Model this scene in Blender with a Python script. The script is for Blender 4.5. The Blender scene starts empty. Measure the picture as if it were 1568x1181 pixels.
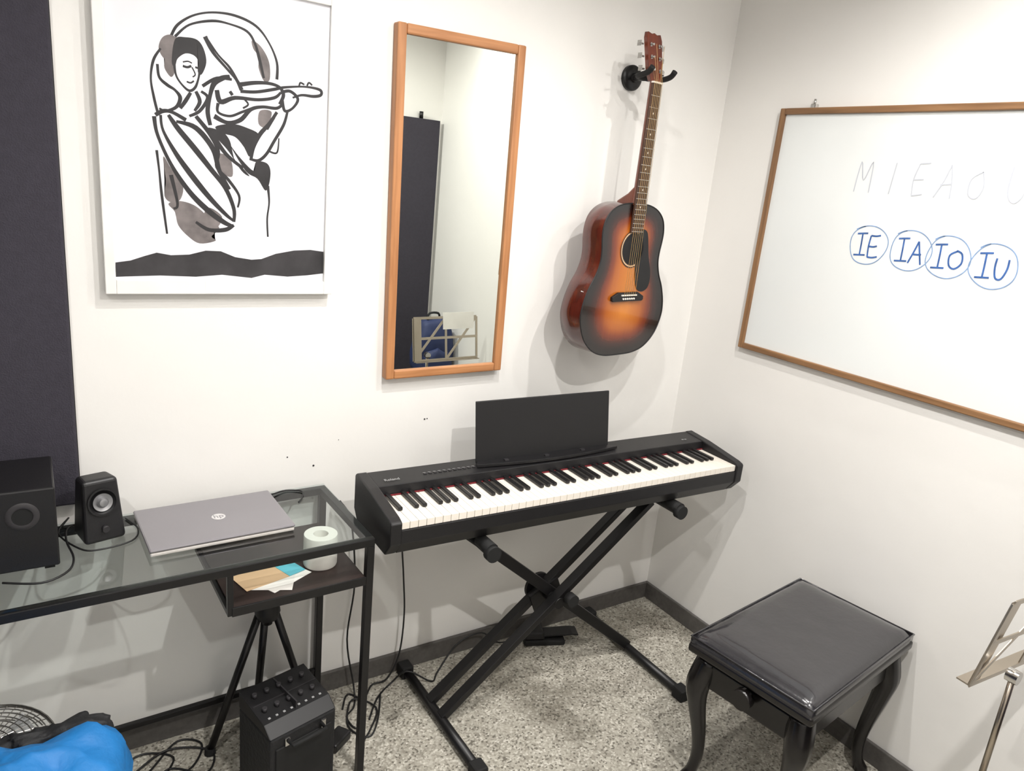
import bpy, bmesh, math, random
import numpy as np
from mathutils import Vector, Matrix, noise
random.seed(7)
S=bpy.context.scene
COL=bpy.context.collection
# ------------------------------------------------------------------ materials
def nt(m): return m.node_tree.nodes, m.node_tree.links
def mat(name,col,rough=.5,metal=0,var=.06,vscale=8,bump=0,bscale=40,spec=.5,coat=0,**kw):
    m=bpy.data.materials.new(name); m.use_nodes=True
    N,L=nt(m); b=N['Principled BSDF']
    b.inputs['Roughness'].default_value=rough; b.inputs['Metallic'].default_value=metal
    b.inputs['Specular IOR Level'].default_value=spec
    b.inputs['Coat Weight'].default_value=coat
    tc=N.new('ShaderNodeTexCoord'); n=N.new('ShaderNodeTexNoise'); n.inputs['Scale'].default_value=vscale
    n.inputs['Detail'].default_value=4
    L.new(tc.outputs['Object'],n.inputs['Vector'])
    r=N.new('ShaderNodeValToRGB')
    c=np.array(col)
    r.color_ramp.elements[0].position=.3; r.color_ramp.elements[1].position=.7
    r.color_ramp.elements[0].color=(*(c*(1-var)),1); r.color_ramp.elements[1].color=(*np.minimum(c*(1+var),1),1)
    L.new(n.outputs['Fac'],r.inputs['Fac']); L.new(r.outputs['Color'],b.inputs['Base Color'])
    if bump:
        n2=N.new('ShaderNodeTexNoise'); n2.inputs['Scale'].default_value=bscale; n2.inputs['Detail'].default_value=5
        L.new(tc.outputs['Object'],n2.inputs['Vector'])
        bp=N.new('ShaderNodeBump'); bp.inputs['Strength'].default_value=bump; bp.inputs['Distance'].default_value=.01
        L.new(n2.outputs['Fac'],bp.inputs['Height']); L.new(bp.outputs['Normal'],b.inputs['Normal'])
    for k,v in kw.items(): b.inputs[k].default_value=v
    return m
def srgb(r,g,b):
    f=lambda c:(c/255/12.92 if c/255<=.04045 else ((c/255+.055)/1.055)**2.4)
    return (f(r),f(g),f(b))
M_wall=mat('wall_paint',srgb(230,228,224),.5,0,.015,2.5,.12,14)
M_ceil=mat('ceiling_paint',srgb(205,204,202),.7)
M_base=mat('baseboard_stone',srgb(84,81,78),.5,0,.15,60,.1,90)
M_navy=mat('navy_fabric',srgb(52,49,58),.9,0,.08,60,.3,300)
M_white=mat('white_frame_paint',srgb(232,230,226),.4)
M_paper=mat('art_paper',srgb(224,224,229),.6,0,.01)
M_ink=mat('ink_black',srgb(34,32,34),.6,0,.3,30)
M_inkb=mat('ink_band',srgb(44,42,44),.6,0,.5,14)
M_grey=mat('ink_wash',srgb(112,105,104),.7,0,.35,25)
M_black=mat('black_metal',srgb(20,19,20),.38,.2)
M_bplas=mat('black_plastic',srgb(19,18,20),.45,0,.05,10,.05,400)
M_bsat=mat('black_satin',srgb(13,12,14),.5)
M_dgrey=mat('dark_grey_plastic',srgb(45,43,45),.5)
M_rub=mat('black_rubber',srgb(14,14,14),.8)
M_cable=mat('cable_black',srgb(16,16,17),.5)
M_chrome=mat('chrome',srgb(200,198,195),.18,1)
M_steel=mat('nickel_tube',srgb(178,168,154),.28,1)
M_string=mat('bronze_string',srgb(190,160,110),.35,.8)
M_cone=mat('silver_cone',srgb(150,150,152),.35,.7)
M_ivory=mat('white_keys',srgb(226,219,208),.3,0,.01)
M_bkey=mat('black_keys',srgb(18,17,18),.35)
M_red=mat('red_felt',srgb(110,22,30),.9)
M_lid=mat('laptop_silver',srgb(140,137,141),.38,.4,.02)
M_lide=mat('laptop_edge',srgb(205,200,196),.35,.3)
M_vinyl=mat('bench_vinyl',srgb(40,39,42),.2,0,.05,20,.08,45,coat=.5)
M_bwood=mat('black_lacquer',srgb(18,15,15),.25,0,.05)
M_blue=mat('blue_nylon',srgb(22,108,172),.6,0,.1,12,.3,40)
M_blackn=mat('black_nylon',srgb(18,18,20),.7,0,.2,30,.3,80)
M_roll=mat('roll_paper',srgb(228,223,215),.8,0,.03)
M_kraft=mat('kraft_paper',srgb(205,172,135),.8)
M_teal=mat('teal_card',srgb(95,180,195),.6)
M_whitep=mat('white_sheet',srgb(235,232,226),.7)
M_shelf=mat('dark_brown_shelf',srgb(42,30,27),.45,0,.2,12)
M_marker=mat('marker_blue',srgb(54,92,152),.5,0,.25,60)
M_faint=mat('marker_faint',srgb(184,187,195),.5,0,.04,40)
M_ring=mat('marker_ring',srgb(120,148,186),.5,0,.2,60)
M_board=mat('whiteboard_surface',srgb(222,225,224),.22,0,.01,3)
M_navybag=mat('navy_nylon',srgb(30,42,80),.7)
M_lbl=mat('label_grey',srgb(150,150,150),.5)
M_lidlogo=mat('logo_light',srgb(210,208,208),.3,.3)
def wood(name,c1,c2,scale,rough=.45,axis=2,coat=0):
    m=bpy.data.materials.new(name); m.use_nodes=True; N,L=nt(m); b=N['Principled BSDF']
    tc=N.new('ShaderNodeTexCoord'); mp=N.new('ShaderNodeMapping'); s=[scale]*3; s[axis]=scale*.06; mp.inputs['Scale'].default_value=s
    n=N.new('ShaderNodeTexNoise'); n.inputs['Scale'].default_value=1; n.inputs['Detail'].default_value=6; n.inputs['Distortion'].default_value=.4
    r=N.new('ShaderNodeValToRGB'); r.color_ramp.elements[0].color=(*c1,1); r.color_ramp.elements[1].color=(*c2,1)
    r.color_ramp.elements[0].position=.3;r.color_ramp.elements[1].position=.7
    L.new(tc.outputs['Object'],mp.inputs[0]);L.new(mp.outputs[0],n.inputs['Vector']);L.new(n.outputs['Fac'],r.inputs['Fac']);L.new(r.outputs['Color'],b.inputs['Base Color'])
    b.inputs['Roughness'].default_value=rough; b.inputs['Coat Weight'].default_value=coat
    return m
M_beechv=wood('beech_v',srgb(154,102,62),srgb(188,132,86),60)
M_beechh=wood('beech_h',srgb(154,102,62),srgb(188,132,86),60,axis=0)
M_bfrv=wood('board_frame_v',srgb(108,77,50),srgb(146,109,74),60)
M_bfrh=wood('board_frame_h',srgb(108,77,50),srgb(146,109,74),60,axis=1)
M_mahog=wood('mahogany_side',srgb(56,14,8),srgb(88,28,13),50,.2,2,.5)
M_neck=wood('neck_wood',srgb(90,40,22),srgb(116,56,32),50,.3,2,.4)
M_rose=wood('rosewood',srgb(50,34,26),srgb(76,52,38),60,.45,2)
M_head=wood('headstock_face',srgb(84,34,20),srgb(112,48,28),50,.25,2,.5)
def glassmat():
    m=bpy.data.materials.new('clear_glass'); m.use_nodes=True; N,L=nt(m); b=N['Principled BSDF']
    out=N['Material Output']; N.remove(b)
    t=N.new('ShaderNodeBsdfTransparent'); t.inputs[0].default_value=(.90,.93,.925,1)
    g=N.new('ShaderNodeBsdfGlossy'); g.inputs['Roughness'].default_value=.02
    fr=N.new('ShaderNodeFresnel'); fr.inputs[0].default_value=1.5
    ge=N.new('ShaderNodeNewGeometry'); inv=N.new('ShaderNodeMath'); inv.operation='SUBTRACT'; inv.inputs[0].default_value=1
    mu=N.new('ShaderNodeMath'); mu.operation='MULTIPLY'
    L.new(ge.outputs['Backfacing'],inv.inputs[1]); L.new(inv.outputs[0],mu.inputs[0]); L.new(fr.outputs[0],mu.inputs[1])
    mx=N.new('ShaderNodeMixShader'); L.new(mu.outputs[0],mx.inputs[0]);L.new(t.outputs[0],mx.inputs[1]);L.new(g.outputs[0],mx.inputs[2]);L.new(mx.outputs[0],out.inputs[0])
    return m
M_glass=glassmat()
def mirrormat():
    m=bpy.data.materials.new('mirror_glass'); m.use_nodes=True; N,L=nt(m); b=N['Principled BSDF']
    b.inputs['Base Color'].default_value=(.82,.85,.80,1);b.inputs['Metallic'].default_value=1;b.inputs['Roughness'].default_value=.0
    return m
M_mirror=mirrormat()
def terrazzo():
    m=bpy.data.materials.new('terrazzo_floor'); m.use_nodes=True; N,L=nt(m); b=N['Principled BSDF']
    tc=N.new('ShaderNodeTexCoord')
    v=N.new('ShaderNodeTexVoronoi'); v.inputs['Scale'].default_value=170; L.new(tc.outputs['Object'],v.inputs['Vector'])
    sp=N.new('ShaderNodeSeparateColor'); L.new(v.outputs['Color'],sp.inputs[0])
    r=N.new('ShaderNodeValToRGB'); r.color_ramp.interpolation='CONSTANT'
    cs=[(0,srgb(108,104,96)),(.10,srgb(148,144,134)),(.35,srgb(166,162,152)),(.7,srgb(180,177,167)),(.9,srgb(198,195,186))]
    e=r.color_ramp.elements; e[0].color=(*cs[0][1],1); e[1].position=cs[1][0]; e[1].color=(*cs[1][1],1)
    for p,c in cs[2:]:
        q=e.new(p); q.color=(*c,1)
    L.new(sp.outputs[0],r.inputs['Fac'])
    n=N.new('ShaderNodeTexNoise'); n.inputs['Scale'].default_value=2.4; n.inputs['Detail'].default_value=6; n.inputs['Roughness'].default_value=.7; L.new(tc.outputs['Object'],n.inputs['Vector'])
    r2=N.new('ShaderNodeValToRGB'); r2.color_ramp.elements[0].position=.36; r2.color_ramp.elements[0].color=(.40,.38,.34,1); r2.color_ramp.elements[1].position=.5; r2.color_ramp.elements[1].color=(.97,.96,.93,1)
    L.new(n.outputs['Fac'],r2.inputs['Fac'])
    mx=N.new('ShaderNodeMix'); mx.data_type='RGBA'; mx.blend_type='MULTIPLY'; mx.inputs[0].default_value=.8
    L.new(r.outputs['Color'],mx.inputs[6]); L.new(r2.outputs['Color'],mx.inputs[7]); L.new(mx.outputs[2],b.inputs['Base Color'])
    b.inputs['Roughness'].default_value=.45
    return m
M_floor=terrazzo()
def sunburst():
    m=bpy.data.materials.new('sunburst_top'); m.use_nodes=True; N,L=nt(m); b=N['Principled BSDF']
    a=N.new('ShaderNodeAttribute'); a.attribute_name='burst'
    tc=N.new('ShaderNodeTexCoord'); mp=N.new('ShaderNodeMapping'); mp.inputs['Scale'].default_value=(90,90,4)
    n=N.new('ShaderNodeTexNoise'); n.inputs['Scale'].default_value=1; L.new(tc.outputs['Object'],mp.inputs[0]); L.new(mp.outputs[0],n.inputs['Vector'])
    ma=N.new('ShaderNodeMath'); ma.operation='MULTIPLY_ADD'; ma.inputs[1].default_value=.05; L.new(n.outputs['Fac'],ma.inputs[0]); L.new(a.outputs['Fac'],ma.inputs[2])
    r=N.new('ShaderNodeValToRGB'); e=r.color_ramp.elements
    e[0].position=.1; e[0].color=(*srgb(190,114,42),1); e[1].position=.98; e[1].color=(*srgb(14,7,6),1)
    for p,c in ((.42,(160,84,24)),(.60,(112,44,13)),(.76,(48,16,9)),(.89,(20,8,7))):
        q=e.new(p); q.color=(*srgb(*c),1)
    L.new(ma.outputs[0],r.inputs['Fac']); L.new(r.outputs['Color'],b.inputs['Base Color'])
    b.inputs['Roughness'].default_value=.2; b.inputs['Coat Weight'].default_value=.5
    return m
M_burst=sunburst()
# ------------------------------------------------------------------ helpers
def grp(name,loc=(0,0,0),rz=0):
    e=bpy.data.objects.new(name,None); COL.objects.link(e); e.location=loc; e.rotation_euler=(0,0,rz); e.empty_display_size=.1
    return e
def mk(name,verts,faces,m,parent=None,loc=(0,0,0),rot=(0,0,0),smooth=False,bevel=0,bseg=2,sub=0):
    me=bpy.data.meshes.new(name); me.from_pydata([tuple(v) for v in verts],[],faces)
    bm=bmesh.new(); bm.from_mesh(me); bmesh.ops.recalc_face_normals(bm,faces=bm.faces); bm.to_mesh(me); bm.free()
    me.materials.append(m)
    o=bpy.data.objects.new(name,me); COL.objects.link(o); o.location=loc; o.rotation_euler=rot
    if parent: o.parent=parent
    if smooth:
        for p in me.polygons: p.use_smooth=True
    if bevel:
        b=o.modifiers.new('b','BEVEL'); b.width=bevel; b.segments=bseg; b.limit_method='ANGLE'; b.angle_limit=math.radians(35)
        b.harden_normals=False
    if sub:
        s=o.modifiers.new('s','SUBSURF'); s.levels=sub; s.render_levels=sub
    return o
def box(name,parent,lo,hi,m,bevel=0,rot=(0,0,0),bseg=2,taper=None):
    c=[(a+b)/2 for a,b in zip(lo,hi)]; h=[abs(b-a)/2 for a,b in zip(lo,hi)]
    v=[]
    for z in (-1,1):
        k=(taper if (taper and z>0) else 1)
        for x,y in ((-1,-1),(1,-1),(1,1),(-1,1)): v.append((x*h[0]*k,y*h[1]*k,z*h[2]))
    f=[(0,1,2,3),(4,5,6,7),(0,1,5,4),(1,2,6,5),(2,3,7,6),(3,0,4,7)]
    return mk(name,v,f,m,parent,c,rot,bevel=bevel,bseg=bseg)
def boxes(name,parent,lst,m,bevel=0):
    v=[];f=[]
    for lo,hi in lst:
        k=len(v)
        for z in (lo[2],hi[2]):
            v+=[(lo[0],lo[1],z),(hi[0],lo[1],z),(hi[0],hi[1],z),(lo[0],hi[1],z)]
        f+=[tuple(k+i for i in q) for q in ((0,1,2,3),(4,5,6,7),(0,1,5,4),(1,2,6,5),(2,3,7,6),(3,0,4,7))]
    return mk(name,v,f,m,parent,bevel=bevel)
def cat(pts,n=8,closed=False):
    P=[np.array(p,float) for p in pts]; out=[]; N=len(P)
    rng=range(N if closed else N-1)
    for i in rng:
        if closed: a,b,c,d=P[(i-1)%N],P[i],P[(i+1)%N],P[(i+2)%N]
        else: a=P[max(i-1,0)];b=P[i];c=P[i+1];d=P[min(i+2,N-1)]
        for k in range(n):
            t=k/n; out.append(.5*((2*b)+(-a+c)*t+(2*a-5*b+4*c-d)*t*t+(-a+3*b-3*c+d)*t**3))
    if not closed: out.append(P[-1])
    return out
def tube(name,parent,pts,r,m,seg=10,sm=0,closed=False,caps=True,phase=0):
    rs=r if hasattr(r,'__len__') else [r]*len(pts)
    if sm:
        q=cat([tuple(p)+(rr,) for p,rr in zip(pts,rs)],sm,closed); pts=[p[:3] for p in q]; rs=[p[3] for p in q]
    P=[Vector(p) for p in pts]; n=len(P); v=[];f=[]; up=None
    for i in range(n):
        if closed: t=(P[(i+1)%n]-P[i-1]).normalized()
        else: t=(P[min(i+1,n-1)]-P[max(i-1,0)]).normalized()
        if up is None:
            up=Vector((0,0,1)) if abs(t.z)<.9 else Vector((1,0,0))
        up=(up-t*up.dot(t)).normalized(); s=t.cross(up)
        for k in range(seg):
            a=2*math.pi*k/seg+phase; v.append(P[i]+(up*math.cos(a)+s*math.sin(a))*rs[i])
    for i in range(n if closed else n-1):
        j=(i+1)%n
        for k in range(seg): f.append((i*seg+k,i*seg+(k+1)%seg,j*seg+(k+1)%seg,j*seg+k))
    if not closed and caps: f+=[tuple(range(seg)),tuple(range((n-1)*seg,n*seg))]
    o=mk(name,v,f,m,parent,smooth=seg>5)
    if seg>5:
        for p in o.data.polygons:
            if len(p.vertices)>4: p.use_smooth=False
    return o
def cyl(name,parent,p0,p1,r,m,seg=24,r1=None):
    return tube(name,parent,[p0,p1],[r,r if r1 is None else r1],m,seg)
def bar(name,parent,p0,p1,w,h,m,bevel=.002,upv=(0,0,1)):
    p0=Vector(p0);p1=Vector(p1);t=(p1-p0).normalized();up=Vector(upv)
    if abs(t.dot(up))>.95: up=Vector((0,1,0))
    up=(up-t*up.dot(t)).normalized(); s=t.cross(up); v=[]
    for p in (p0,p1):
        for a,b in ((-1,-1),(1,-1),(1,1),(-1,1)): v.append(p+s*a*w/2+up*b*h/2)
    return mk(name,v,[(0,1,2,3),(4,5,6,7),(0,1,5,4),(1,2,6,5),(2,3,7,6),(3,0,4,7)],m,parent,bevel=bevel)
def prism(name,parent,poly,axis,a0,a1,m,bevel=0,smooth=False):
    def pt(u,w,a):
        return {0:(a,u,w),1:(u,a,w),2:(u,w,a)}[axis]
    n=len(poly); v=[pt(*p,a0) for p in poly]+[pt(*p,a1) for p in poly]
    f=[tuple(range(n)),tuple(range(n,2*n))]+[(i,(i+1)%n,n+(i+1)%n,n+i) for i in range(n)]
    o=mk(name,v,f,m,parent,bevel=bevel)
    if smooth:
        for p in o.data.polygons:
            if len(p.vertices)==4: p.use_smooth=True
    return o
def lathe(name,parent,prof,m,seg=32,loc=(0,0,0),rot=(0,0,0)):
    v=[];f=[];n=len(prof)
    for k in range(seg):
        a=2*math.pi*k/seg
        for r,z in prof: v.append((r*math.cos(a),r*math.sin(a),z))
    for k in range(seg):
        j=(k+1)%seg
        for i in range(n-1): f.append((k*n+i,j*n+i,j*n+i+1,k*n+i+1))
    o=mk(name,v,f,m,parent,loc,rot,smooth=True)
    bm=bmesh.new(); bm.from_mesh(o.data); bmesh.ops.remove_doubles(bm,verts=bm.verts,dist=1e-5); bmesh.ops.recalc_face_normals(bm,faces=bm.faces); bm.to_mesh(o.data); bm.free()
    e=o.modifiers.new('e','EDGE_SPLIT'); e.split_angle=math.radians(40)
    return o
def text(name,parent,s,size,m,loc,rot,ext=.0004):
    c=bpy.data.curves.new(name,'FONT'); c.body=s; c.size=size; c.extrude=ext; c.align_x='CENTER'; c.align_y='CENTER'; c.materials.append(m)
    o=bpy.data.objects.new(name,c); COL.objects.link(o); o.location=loc; o.rotation_euler=rot; o.parent=parent; return o
# ------------------------------------------------------------------ room
XR=2.189; YF=-2.30; XL=-1.7; CH=2.62
box('floor',None,(XL-.1,YF-.1,-.1),(XR+.1,.1,0),M_floor)
box('ceiling',None,(XL-.1,YF-.1,CH),(XR+.1,.1,CH+.1),M_ceil)
box('wall_back',None,(XL-.1,0,0),(XR+.1,.1,CH),M_wall)
box('wall_right',None,(XR,YF-.1,0),(XR+.1,0,CH),M_wall)
box('wall_left',None,(XL-.1,YF-.1,0),(XL,0,CH),M_navy)  # out of view; dark colour added to cut bounce and deepen shadows
box('wall_front',None,(XL,YF-.1,0),(XR,YF,CH),M_wall)
box('baseboard_back',None,(XL,-.013,0),(XR-.013,0,.072),M_base,.003)
box('baseboard_right',None,(XR-.013,YF,0),(XR,0,.072),M_base,.003)
box('baseboard_left',None,(XL,YF,0),(XL+.013,-.013,.072),M_base,.003)
box('baseboard_front',None,(XL+.013,YF,0),(1.20,YF+.013,.072),M_base,.003)
d=grp('door_1',(1.22,YF+.001,0))
box('leaf',d,(.0,.0,.0),(.94,.04,2.0),M_navy,.003)
cyl('handle_post',d,(.08,.04,1.0),(.08,.09,1.0),.01,M_chrome)
cyl('handle_lever',d,(.08,.09,1.0),(.2,.09,1.0),.01,M_chrome)
cyl('top_bolt',d,(.82,.02,2.0),(.82,.02,2.04),.012,M_black)
a=grp('acoustic_panel',(-.55,0,.80))
box('fabric_board',a,(-.60,-.022,0),(.625,0,1.72),M_navy,.006)
box('trim_edge',a,(-.602,-.006,-.004),(.627,0,1.724),M_black)
w=grp('wall_screw_holes')
for i,(x,z,r) in enumerate(((1.047,.929,.0028),(1.056,.93,.002),(.684,.816,.003),(.605,.853,.002),(.76,.89,.0012),(.98,.71,.0012))):
    cyl('hole_%d'%i,w,(x,0,z),(x,-.0012,z),r,M_dgrey,10)
# ------------------------------------------------------------------ poster
P=grp('framed_poster',(0,0,0))
x0,x1,z0,z1=.154,.714,1.342,2.112; fw=.0235
for nm,lo,hi in (('frame_left',(x0,-.03,z0),(x0+fw,0,z1)),('frame_right',(x1-fw,-.03,z0),(x1,0,z1)),('frame_bottom',(x0+fw,-.03,z0),(x1-fw,0,z0+fw+.012)),('frame_top',(x0+fw,-.03,z1-fw-.01),(x1-fw,0,z1))):
    box(nm,P,lo,hi,M_white,.002)
box('print_sheet',P,(x0+fw,-.020,z0+fw),(x1-fw,-.004,z1-fw),M_paper)
box('sticker',P,(.38,-.0306,1.344),(.415,-.030,1.376),M_whitep)
# flat art, digitised from a skewed tracing grid and rectified to the sheet (metres)
src=[(155,0),(505,12),(495,424),(177,427)]; dst=[(.175,1.992),(.689,2.075),(.692,1.390),(.177,1.378)]
A=[];B=[]
for (u,v_),(X_,Y_) in zip(src,dst):
    A.append([u,v_,1,0,0,0,-u*X_,-v_*X_]);B.append(X_);A.append([0,0,0,u,v_,1,-u*Y_,-v_*Y_]);B.append(Y_)
hh=np.linalg.solve(np.array(A,float),np.array(B,float))
def rect(p):
    u,v_=p[0],p[1]; w_=hh[6]*u+hh[7]*v_+1
    return ((hh[0]*u+hh[1]*v_+hh[2])/w_,(hh[3]*u+hh[4]*v_+hh[5])/w_)
lay=[0]
def ribbon2(name,parent,pts,wd,m,to3,n=6):
    wd=wd if hasattr(wd,'__len__') else [wd]*len(pts)
    q=cat([tuple(p)+(w_,) for p,w_ in zip(pts,wd)],n); v=[];f=[]
    lay[0]+=1
    for i,p in enumerate(q):
        t=q[min(i+1,len(q)-1)][:2]-q[max(i-1,0)][:2]; t=t/(np.linalg.norm(t)+1e-9); nn=np.array([-t[1],t[0]])
        v.append(to3(p[:2]+nn*p[2]/2,lay[0])); v.append(to3(p[:2]-nn*p[2]/2,lay[0]))
    for i in range(len(q)-1): f.append((2*i,2*i+1,2*i+3,2*i+2))
    return mk(name,v,f,m,parent)
def art3(p,l): return (p[0],-.0201-.00001*l,p[1])
def stroke(pts,wpx,m=None):
    s=.0015
    wd=[w_*s for w_ in (wpx if hasattr(wpx,'__len__') else [wpx]*len(pts))]
    ribbon2('ink_stroke',P,[rect(p) for p in pts],wd,m or M_ink,art3)
def blob(pts,m=None,smooth=True):
    q=[rect(p) for p in pts]
    if smooth: q=cat(q,5,True)
    lay[0]+=1
    bm=bmesh.new(); vs=[bm.verts.new(art3(p,lay[0])) for p in q]; bm.faces.new(vs); bmesh.ops.triangulate(bm,faces=bm.faces[:])
    me=bpy.data.meshes.new('ink_shape'); bm.to_mesh(me); bm.free(); me.materials.append(m or M_ink)
    o=bpy.data.objects.new('ink_shape',me); COL.objects.link(o); o.parent=P
blob([(177,402),(200,399),(222,392),(240,387),(262,391),(290,390),(315,384),(338,385),(360,394),(385,398),(400,397),(422,389),(450,384),(475,383),(495,386),(495,419),(470,422),(440,424),(405,421),(385,426),(340,421),(300,424),(245,422),(177,424)],M_inkb,False)
blob([(386,62),(400,72),(412,95),(413,122),(404,124),(396,104),(397,88),(388,75)],M_grey)
blob([(258,312),(276,308),(300,316),(322,336),(336,350),(324,362),(330,369),(306,373),(288,362),(273,345),(268,325)],M_grey)
blob([(246,62),(256,54),(268,60),(270,72),(264,90),(268,108),(262,118),(252,104),(252,88),(244,78)],M_grey)
blob([(250,240),(262,258),(280,284),(276,306),(262,310),(252,300),(254,276)],M_grey)
blob([(398,170),(416,172),(408,195),(396,190)],M_grey)
blob([(330,236),(352,242),(356,270),(340,264)],M_grey)
blob([(318,318),(340,332),(330,350),(312,340)],M_grey)
# arcs above the head
stroke([(262,55),(272,38),(295,24),(325,19),(360,24),(392,40),(412,66),(424,96),(424,122)],[4,4,3,3,4,4,3,4,5])
stroke([(268,56),(290,38),(325,32),(352,37),(378,48),(390,66),(397,90),(404,120)],[4,3,4,3,4,4,5,4])
# hair and face
blob([(248,58),(260,53),(272,60),(276,76),(268,92),(252,90),(243,74)],M_grey)
blob([(268,60),(284,57),(302,61),(312,75),(316,96),(309,114),(303,110),(304,95),(297,85),(284,82),(272,90),(268,102),(263,94)])
stroke([(268,86),(267,98),(270,116),(279,130),(290,139),(299,134),(304,120),(306,108)],[6,4,3,3,4,4,3,4])
stroke([(280,101),(287,103),(293,101)],3.5); stroke([(280,95),(288,94),(294,97)],2); stroke([(299,103),(305,105)],3)
stroke([(294,103),(299,114),(295,118)],2); stroke([(286,125),(292,127),(297,124)],2.5)
stroke([(246,74),(235,92),(231,120),(236,150),(242,174)],[3,4,3,4,4])
stroke([(241,98),(244,118),(256,130),(268,138),(276,150),(270,164),(254,170),(244,166)],[4,4,5,4,6,5,4,3])
stroke([(292,142),(284,155),(276,166)],[5,6,5]); stroke([(300,140),(306,156),(298,170)],[5,6,4])
# bow and violin
stroke([(314,56),(326,80),(348,106),(362,122),(370,138)],[7,5,4,5,7])
stroke([(314,56),(334,84),(352,104),(366,128)],[5,3,4,4])
stroke([(352,117),(340,120),(328,128),(322,145),(318,170),(322,192)],[5,8,8,6,7,6])
stroke([(366,130),(390,127),(412,128),(428,134),(434,146),(428,160)],[7,6,5,5,6,5])
stroke([(368,140),(392,141),(420,137),(436,134),(462,133),(480,135),(491,139),(491,146),(480,148),(462,146),(448,150)],[5,5,5,4,3,4,5,5,5,4,3])
stroke([(458,132),(460,127),(466,130)],3); stroke([(470,132),(473,127),(478,131)],3)
stroke([(332,138),(338,156),(360,150),(395,153),(420,150),(430,142)],[7,8,6,5,5,4])
stroke([(328,178),(348,188),(368,184),(384,168),(402,164),(424,166),(434,158)],[8,6,7,6,5,5,4])
stroke([(334,158),(334,172),(352,178),(370,172),(386,166)],[5,4,4,4,4])
stroke([(352,140),(356,146)],5); stroke([(372,150),(380,160),(372,166)],3)
stroke([(430,142),(444,140),(456,152),(448,166),(436,170),(432,152)],[5,5,5,4,5,5])
stroke([(310,132),(332,120),(355,122)],[5,5,4]); stroke([(308,140),(318,150),(306,170),(290,178)],[4,5,5,4])
# arms and dark bodice
stroke([(424,172),(412,190),(398,206),(388,226),(384,246)],[5,6,7,6,5])
stroke([(440,172),(434,192),(420,216),(408,236),(396,246),(384,244)],[4,5,5,5,5,4])
stroke([(408,198),(420,180)],[6,4]); stroke([(412,232),(424,234),(427,212)],[3,3,2])
blob([(318,196),(340,202),(352,216),(358,242),(372,258),(382,270),(370,262),(350,232),(334,214)])
blob([(330,194),(356,190),(378,196),(396,206),(390,222),(382,240),(374,226),(360,210),(340,204)])
blob([(352,222),(366,240),(388,262),(392,248),(408,250),(414,262),(412,282),(406,292),(394,274),(376,262)])
stroke([(410,285),(412,310),(409,335),(410,363)],[5,3,3,3]); stroke([(405,250),(398,262)],[5,7])
# striped sleeve
stroke([(236,178),(240,202),(252,232),(268,262),(292,296),(318,322),(342,340),(357,347)],[6,5,5,6,8,9,8,5])
stroke([(238,176),(250,170),(264,172),(285,184)],[6,6,5,6])
stroke([(246,176),(250,200),(270,236),(296,272),(322,304),(345,328),(357,338)],[4,4,7,9,8,6,4])
stroke([(258,176),(272,196),(300,230),(322,258),(345,288),(358,320),(358,340)],[5,8,9,8,7,6,5])
stroke([(270,186),(300,196),(326,228),(336,262),(352,290)],[4,8,8,7,4])
stroke([(300,178),(322,206),(334,232),(332,256),(350,276),(366,300),(364,318)],[6,7,6,5,5,4,3])
stroke([(322,202),(346,236),(372,258)],[9,6,5])
stroke([(240,230),(244,262),(248,300),(256,358)],[4,3,4,3]); stroke([(262,268),(272,312),(266,320)],[6,4,4])
stroke([(300,340),(320,352),(345,352),(358,345)],[4,6,7,5])
# ------------------------------------------------------------------ mirror
Mi=grp('wall_mirror',(1.088,0,1.582)); Mi.rotation_euler=(0,math.radians(-1.0),0)
hw,hz,fw=.206,.499,.027
for nm,lo,hi,mm in (('frame_left',(-hw,-.032,-hz),(-hw+fw,0,hz),M_beechv),('frame_right',(hw-fw,-.032,-hz),(hw,0,hz),M_beechv),('frame_top',(-hw+fw,-.032,hz-fw),(hw-fw,0,hz),M_beechh),('frame_bottom',(-hw+fw,-.032,-hz),(hw-fw,0,-hz+fw),M_beechh)):
    box(nm,Mi,lo,hi,mm,.004)
box('mirror_glass',Mi,(-hw+fw,-.022,-hz+fw),(hw-fw,-.004,hz-fw),M_mirror)
# ------------------------------------------------------------------ whiteboard
W=grp('whiteboard',(XR,0,0))
ya,yb,za,zb=-.272,-1.46,1.192,2.018; fw=.020
box('board_surface',W,(-.012,yb+.01,za+.01),(0,ya-.01,zb-.01),M_board)
for nm,lo,hi,mm in (('frame_near',(-.022,yb,za),(0,yb+fw,zb),M_bfrv),('frame_far',(-.022,ya-fw,za),(0,ya,zb),M_bfrv),('frame_top',(-.022,yb+fw,zb-fw),(0,ya-fw,zb),M_bfrh),('frame_bottom',(-.022,yb+fw,za),(0,ya-fw,za+fw),M_bfrh)):
    box(nm,W,lo,hi,mm,.003)
box('top_clip',W,(-.02,-.405,2.012),(-.001,-.385,2.03),M_chrome,.003)
cyl('clip_pin',W,(-.008,-.392,2.028),(-.008,-.392,2.045),.004,M_chrome)
def wb3(p,l): return (-.01205-.00001*l,-p[0],p[1])
def wst(cx,cz,pts,wd,m,s=1):
    lay[0]+=1; ribbon2('marker_stroke',W,[(cx+x*s,cz+z*s) for x,z in pts],wd,m,wb3,4)
h=.036
L_I=[[(.002,-h),(0.001,0),(-.001,h)],[(-.02,h-.002),(0,h+.001),(.018,h+.003)],[(-.02,-h-.002),(0,-h),(.022,-h+.002)]]
L_E=[[(0,h),(-.002,0),(.001,-h)],[(0,h),(.018,h),(.034,h+.004)],[(0,0),(.015,0),(.028,.004)],[(0,-h),(.018,-h),(.036,-h+.005)]]
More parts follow.
